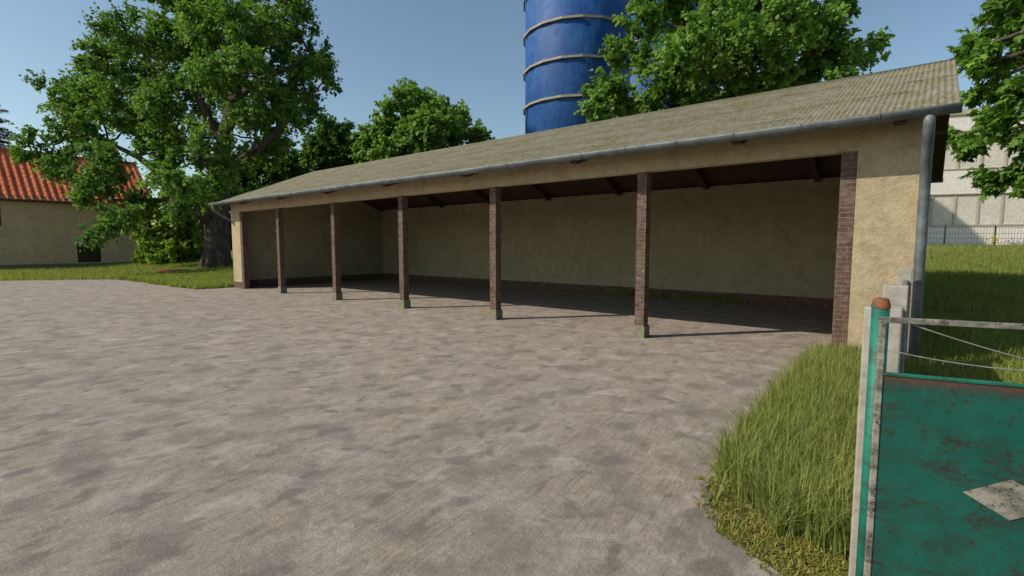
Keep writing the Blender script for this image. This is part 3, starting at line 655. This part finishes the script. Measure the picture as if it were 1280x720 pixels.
limbs = [([tp(268, 280), tp(252, 268, -1), tp(235, 256, -1.5), tp(208, 252, -2), tp(178, 250, -3), tp(140, 250, -4)], [.42, .36, .28, .2, .14, .06]),
         ([tp(270, 250), tp(215, 236, 1), tp(196, 214, 1.5), tp(172, 196, 2), tp(135, 178, 2), tp(90, 170, 1)], [.3, .28, .25, .19, .12, .05]),
         ([tp(275, 222), tp(262, 206, -1), tp(255, 188, -1.5), tp(236, 178, -2), tp(218, 160, -3), tp(190, 110, -3)], [.4, .33, .28, .22, .15, .06]),
         ([tp(276, 218), tp(296, 206, -1), tp(315, 192, -1.5), tp(338, 172, -1), tp(372, 140, 0)], [.4, .33, .26, .18, .07]),
         ([tp(280, 180), tp(262, 150, 2), tp(248, 120, 2), tp(232, 70, 2), tp(225, 20, 1)], [.34, .27, .22, .15, .06]),
         ([tp(292, 125, 1), tp(320, 105, 0), tp(350, 90, -1), tp(388, 70, 0)], [.24, .2, .14, .05]),
         ([tp(282, 165), tp(302, 140, -3), tp(296, 100, -4), tp(285, 50, -4), tp(275, 0, -3)], [.26, .2, .16, .12, .05])]
ap = [Vector(p) for p in tpts[5:]]
for pts, rd in limbs: wood.tube(pts, rd, 9); ap += [Vector(p) for p in pts[2:]]
def anch(c): return min(ap, key=lambda p: (p - c).length + max(0, p.z - c.z) * .8)
V, nper, tn = crown(tw, tuple(tp(275, 170)), 88, .19, 'hex', .72, wood, .10, .15, .85, 5, anch)
wood.build('trunk', 'bark', t, smooth=True); fast_mesh('crown', V, nper, 'leaf_oak', t, tn); print('oak', len(V) // nper)

def simple_tree(name, px, d, lst, r0, mat, label, dens, leaf, shape, clump, fill, seed, cat='tree', topy=120, group=None, rl=.12):
    b = at(px, 307, d); b.z = 0.0 if b.x < -30 else .6
    ty = at(px, topy, d).z; pts = [Vector((b.x + .25 * math.sin(i * 1.3), b.y, b.z - .3 + (ty - b.z) * i / 7)) for i in range(8)]
    return tree(name, b, pts, [r0 * (1 - .11 * i) for i in range(8)], lob(lst, d), mat, label, cat, dens, leaf, shape, clump, rl, fill, seed=seed, group=group, anchor_pts=pts[2:])
simple_tree('linden_tree', 909, 27.5, [(762, 112, 30, 0), (748, 134, 20, -2), (780, 66, 28, 2), (802, 25, 30, 0), (838, 82, 42, -2), (852, 14, 42, 1), (900, 45, 46, -4), (898, 100, 44, 2), (955, 62, 46, -3), (950, 5, 46, 0), (1005, 40, 40, 0), (995, 92, 40, 2), (1044, 62, 32, 0), (1040, 12, 30, 1), (1078, 72, 18, 3), (1096, 52, 11, 3), (790, 140, 28, 1), (836, 132, 34, -1), (885, -50, 50, 0), (955, -60, 50, 1), (820, -30, 36, 0), (1010, -30, 36, 0), (910, 10, 40, 5), (940, 110, 34, -2), (1040, 104, 24, 0), (870, 60, 30, -6), (985, 20, 30, -6)],
            .38, 'leaf_linden', 'large bright green linden rising behind the right half of the shed roof', 52, .24, 'hex', .62, 1.0, 21, topy=60)
simple_tree('round_tree', 520, 50, [(520, 142, 36, 0), (482, 164, 26, -2), (562, 148, 28, 1), (588, 170, 18, 0), (515, 116, 15, 0), (540, 128, 17, 2), (500, 130, 20, -3), (542, 178, 42, 0), (472, 190, 28, 0), (510, 190, 40, -3), (460, 176, 15, 0), (600, 192, 18, 0), (545, 160, 28, -5)],
            .35, 'leaf_linden', 'rounded mid green tree behind the middle of the shed roof', 34, .36, 'hex', .85, 1.1, 31, topy=150)
simple_tree('dark_tree', 418, 52, [(418, 168, 24, 0), (400, 186, 22, -2), (440, 182, 20, 0), (420, 205, 34, 0), (388, 200, 20, 0), (452, 205, 18, 0), (408, 152, 12, 0), (375, 215, 22, 0)],
            .28, 'leaf_dark', 'small dark green tree between the big tree and the rounded tree', 34, .36, 'hex', .85, 1.0, 41, topy=180)
simple_tree('garden_tree', 322, 47, [(325, 205, 30, 0), (362, 215, 28, 0), (292, 225, 28, 0), (300, 262, 32, 0), (275, 290, 30, 3), (330, 250, 34, 0), (245, 245, 24, 3), (385, 225, 18, 0), (345, 180, 16, 0)],
            .25, 'leaf_dark', 'dense green tree directly behind the big trunk', 34, .34, 'hex', .8, 1.1, 51, topy=230)
simple_tree('leafy_bush', 216, 38.5, [(204, 298, 24, 0), (230, 282, 24, 0), (192, 268, 18, 0), (240, 308, 22, 0), (214, 318, 22, -1), (187, 300, 16, 0), (212, 246, 16, 1), (236, 256, 17, 2), (250, 322, 12, 0), (186, 322, 13, 0)],
            .1, 'leaf_bush', 'light green leafy bush left of the big trunk', 60, .26, 'hex', .5, 1.2, 61, cat='bush', topy=285)
# maple leaning in from the right
mt = empty('maple_tree', (5.6, 13.6, .3), 'maple with large bright leaves reaching in from the right edge', 'tree')
wood = MB(); mb_ = Vector((5.6, 13.6, .2)); mpts = [mb_ + Vector((-.1 * i, -.1 * i, 1.05 * i)) for i in range(8)]
wood.tube(mpts, [.26 - .025 * i for i in range(8)], 12)
D1 = 11.5
ml = lob([(1262, 30, 32, 0), (1300, 60, 60, 0), (1238, 78, 22, -1), (1262, 118, 30, 0), (1225, 110, 15, 1), (1285, 165, 32, -1), (1246, 150, 18, 0), (1222, 175, 12, 1.5), (1262, 215, 20, .5), (1232, 224, 11, 1), (1290, 228, 20, 0), (1190, 168, 10, 2.5), (1205, 185, 9, 2), (1330, -10, 60, 0), (1350, 130, 60, 1), (1330, 210, 40, 0), (1240, 8, 18, 0), (1400, 40, 70, 1), (1400, 160, 60, 2), (1216, 60, 10, 0)], D1) + lob([(1480, -10, 75, 1), (1480, 110, 70, 0), (1560, 50, 80, 1), (1400, -90, 75, 0), (1310, -100, 60, 0), (1560, -90, 80, 2), (1620, 140, 60, 1), (1470, 60, 70, -3), (1540, 150, 60, -2)], 12.5)
V, nper, tn = crown(ml, tuple(mpts[-1]), 150, .185, 'maple', .30, wood, .05, .35, .85, 71, lambda c: min(mpts[3:], key=lambda p: (p - c).length))
wood.build('trunk', 'bark', mt, smooth=True); fast_mesh('crown', V, nper, 'leaf_maple', mt, tn); print('maple', len(V) // nper)
# spruce at the left edge
def spruce(px, d, topy, label, seed):
    g = np.random.default_rng(seed); b = at(px, 307, d); b.z = 0; H = at(px, topy, d).z
    t = empty('spruce_tree', b, label, 'tree'); wood = MB(); wood.tube([b, b + Vector((0, 0, H * .5)), b + Vector((0, 0, H))], [.3, .18, .03], 10)
    VS, TN = [], []; z = 1.5
    while z < H - .3:
        L = (1 - z / H) ** .8 * 9.5 + .3; nb = 12
        for k in range(nb):
            a = 2 * math.pi * (k + g.random() * .7) / nb + z; Lb = L * g.uniform(.75, 1.1); dr = Vector((math.cos(a), math.sin(a), 0))
            pts = [b + Vector((0, 0, z)) + dr * Lb * s - Vector((0, 0, Lb * (.32 * s - .14 * s * s))) for s in (0, .35, .7, 1)]
            wood.tube(pts, [.05, .04, .025, .01], 4, cap=False)
            n = int(110 * Lb); s = g.random(n) ** .7; side = np.array([-dr.y, dr.x, 0])
            q = np.array([list(b + Vector((0, 0, z)))]) + np.array([list(dr)]) * (Lb * s)[:, None]; q[:, 2] -= Lb * (.32 * s - .14 * s * s)
            off = g.uniform(-1, 1, n) * (1.05 - s) * Lb * .28; P = q + side * off[:, None]; P[:, 2] -= np.abs(off) * .35 + g.random(n) * .22
            D = unit(np.array([list(dr)]) * .6 + side * np.sign(off)[:, None] * .5 + g.normal(size=(n, 3)) * .3 + np.array([[0, 0, -.3]]))
            V, _ = leaf_verts(P, D, unit(g.normal(size=(n, 3)) * .4 + [0, 0, 1]), g.uniform(.18, .4, n), g.uniform(.05, .10, n)); VS.append(V); TN.append(np.clip(g.normal(.5, .2, n), 0, 1))
        z += .62
    wood.build('trunk', 'bark', t, smooth=True); fast_mesh('crown', np.concatenate(VS), 4, 'needle', t, np.concatenate(TN))
spruce(-42, 60, 25, 'dark spruce at the left edge behind the farmhouse', 3)

# ------------------------------------------------------------------ grass and small plants
def blades(name, pts, h, w, mat, label, cat='grass', lean=.35, seed=1, kind='stuff', parent=None, upright=.0):
    """three-segment tapering curved blades, each made of three quads/triangles"""
    g = np.random.default_rng(seed); P = np.asarray(pts); n = len(P); a = g.random(n) * 2 * math.pi
    D = np.stack([np.cos(a), np.sin(a), np.zeros(n)], 1); S = np.stack([-np.sin(a + g.normal(0, .8, n)), np.cos(a), np.zeros(n)], 1); S = unit(S)
    hh = (h * g.uniform(.45, 1.15, n))[:, None]; ww = (w * g.uniform(.6, 1.3, n))[:, None]; ln = (np.abs(g.normal(0, lean, n)) + .05)[:, None]
    lv = []
    for s, wf in ((0, 1), (.4, .85), (.75, .5), (1, .04)):
        c = P + np.array([[0, 0, 1]]) * hh * (s - .28 * ln * s ** 3) + D * hh * ln * s ** 2; lv.append((c - S * ww * wf / 2, c + S * ww * wf / 2))
    q = [np.stack([lv[i][0], lv[i][1], lv[i + 1][1], lv[i + 1][0]], 1) for i in range(3)]
    V = np.concatenate([x.reshape(-1, 3) for x in q]); tone = np.clip(g.normal(.45, .22, n), 0, 1)
    o = fast_mesh(name, V, 4, mat, parent, np.concatenate([tone] * 3))
    if label: tag(o, label, cat if not parent else None, None, kind)
    return o
def scatter(n, x0, x1, y0, y1, test=None, seed=1, clump=0.0):
    g = np.random.default_rng(seed); x = g.uniform(x0, x1, n); y = g.uniform(y0, y1, n)
    if clump:
        f = .5 + .5 * np.sin(x * 3.1 + 1.7 * np.sin(y * 2.3)) * np.sin(y * 2.7 + 1.3 * np.sin(x * 1.9)); keep = g.random(n) < (1 - clump) + clump * f; x, y = x[keep], y[keep]
    P = [(a, b, hgt(a, b)) for a, b in zip(x, y) if test is None or test(a, b)]
    return np.array(P)
def edge_x(y):   # where the yard slab ends beside the tall grass
    pts = [(2.6, -.02), (2.74, -.12), (2.88, -.52), (3.10, -.86), (3.52, -1.09), (4.1, -1.15), (5.2, -1.2), (7.1, -1.24), (9, -1.24)]
    return float(np.interp(y, [p[0] for p in pts], [p[1] for p in pts]))
gsh = lambda x, y: x > edge_x(y) + .02 + .05 * math.sin(9 * y) and not (x > -.2 and y < 2.85)
blades('tall_grass', scatter(38000, -1.3, -.02, 3.1, 8.86, lambda x, y: gsh(x, y) and y > (3.78 + (x + 1.05) * -1.15 if x < -.62 else 3.28 - .12 * (x + .62)) + .05 * math.sin(x * 23), 3), .36, .0085, 'grass_tall', 'tall green grass between the concrete yard and the grey slab fence', seed=4, lean=.5)
blades('grass_stalks', scatter(420, -1.25, -.05, 3.35, 5.2, lambda x, y: gsh(x, y) and (y < 3.62 or x < edge_x(y) + .16), 33), .52, .009, 'grass_tall', 'long arching pale stalks at the front edge of the tall grass', seed=34, lean=.95)
blades('grass_fringe', scatter(17000, -1.5, .0, 2.5, 4.1, lambda x, y: gsh(x + .06 + .22 * mnoise.fractal(Vector((x * 5, y * 5, 0)), .6, 2.2, 5), y), 5, .35), .045, .009, 'moss', 'low yellowish moss and creeping weeds at the foot of the tall grass', cat='weeds', seed=6, lean=1.3)
blades('edge_weeds', scatter(5000, -1.42, -1.1, 3.7, 8.8, lambda x, y: x > edge_x(y) - .05 + .05 * math.sin(9 * y), 8, .6), .11, .007, 'grass_tall', 'sparse short weeds creeping over the concrete edge', cat='weeds', seed=7, lean=.8)
blades('meadow_grass', np.concatenate([scatter(70000, 0.0, 3.6, 3.6, 13, None, 11), scatter(70000, 0.0, 8.0, 13, 24, None, 12), scatter(30000, 3.6, 11.5, 5, 24, lambda x, y: y > 5.6 and not (x < 8 and y > 13), 18), scatter(45000, -1.0, 14.0, 24, 43, None, 13)]), .20, .011, 'grass_lawn', 'uneven green meadow grass sloping up behind the gate and fence', seed=14, lean=.5)
def lp(x, y):
    if math.hypot(x - lc.x, y - lc.y) < .9 or (abs((x - lc.x) * RT.x + (y - lc.y) * RT.y) < .8 and -1.5 < (x - lc.x) * FH.x + (y - lc.y) * FH.y < 0 and random.random() < .8): return False
    if y > 7.45 + .12 * math.sin(x * 2.1) and -33.5 < x < -22.5 and y < 16: return True
    return x < -35.4 + (y - 3.28) * .80 + .1 * math.sin(y * 3) and x > -52 if y < 7.4 else (x < -33 and x > -52)
blades('shade_grass', np.concatenate([scatter(60000, -52, -22.35, 1.0, 18, lp, 15), scatter(20000, -34, -22.4, 7.3, 11, lp, 16)]), .26, .03, 'grass_lawn', 'rough grass strip around the big tree and along the farmhouse', seed=17, lean=.5)
blades('wall_weeds', np.array([(x, y, 0) for x, y in zip(*(lambda g: (np.concatenate([g.normal(c, s, 260) for c, s in ((-8.1, .22), (-7.1, .2), (-6.0, .35), (-5.2, .4), (-4.6, .25))]), g.uniform(15.95, 16.2, 1300)))(np.random.default_rng(9)))]), .26, .012, 'grass_tall', 'patches of grass growing at the foot of the shed back wall', cat='weeds', seed=10, lean=.3)
def flower(px, d, z0, n, h, spread, mat, label, fs, seed):
    g = np.random.default_rng(seed); b = at(px, 307, d); b.z = z0; t = empty('flower_plant', b, label, 'flowers')
    P = np.array([list(b)]) + g.normal(size=(n, 3)) * spread * np.array([1, 1, 0]); blades('stems', P, h, .01, 'grass_lawn', None, seed=seed, lean=.25, parent=t)
    k = n * 7; Q = np.array([list(b)]) + g.normal(size=(k, 3)) * np.array([spread * 1.2, spread * 1.2, h * .16]) + np.array([[0, 0, h * .82]])
    L = fs * g.uniform(.6, 1.3, k); V, _ = leaf_verts(Q, g.normal(size=(k, 3)), g.normal(size=(k, 3)) + [0, 0, 1], L, L * .7); fast_mesh('blossoms', V, 4, mat, t, g.random(k))
flower(1242, 29.0, 1.5, 12, .8, .13, 'yellow_petal', 'yellow flowering plant in front of the green mesh fence', .10, 1)
flower(1272, 24.5, 1.25, 22, .75, .18, 'lilac_petal', 'lilac flowering plant in the sunny meadow near the right edge', .07, 2)
flower(1148, 5.75, .0, 24, .20, .10, 'white_petal', 'small pale plant at the foot of the downpipe', .022, 4)
flower(1226, 27.5, 1.45, 6, .9, .10, 'yellow_petal', 'thin single yellow flower stalk left of the bushier yellow plant', .08, 5)
bpy.context.view_layer.update()
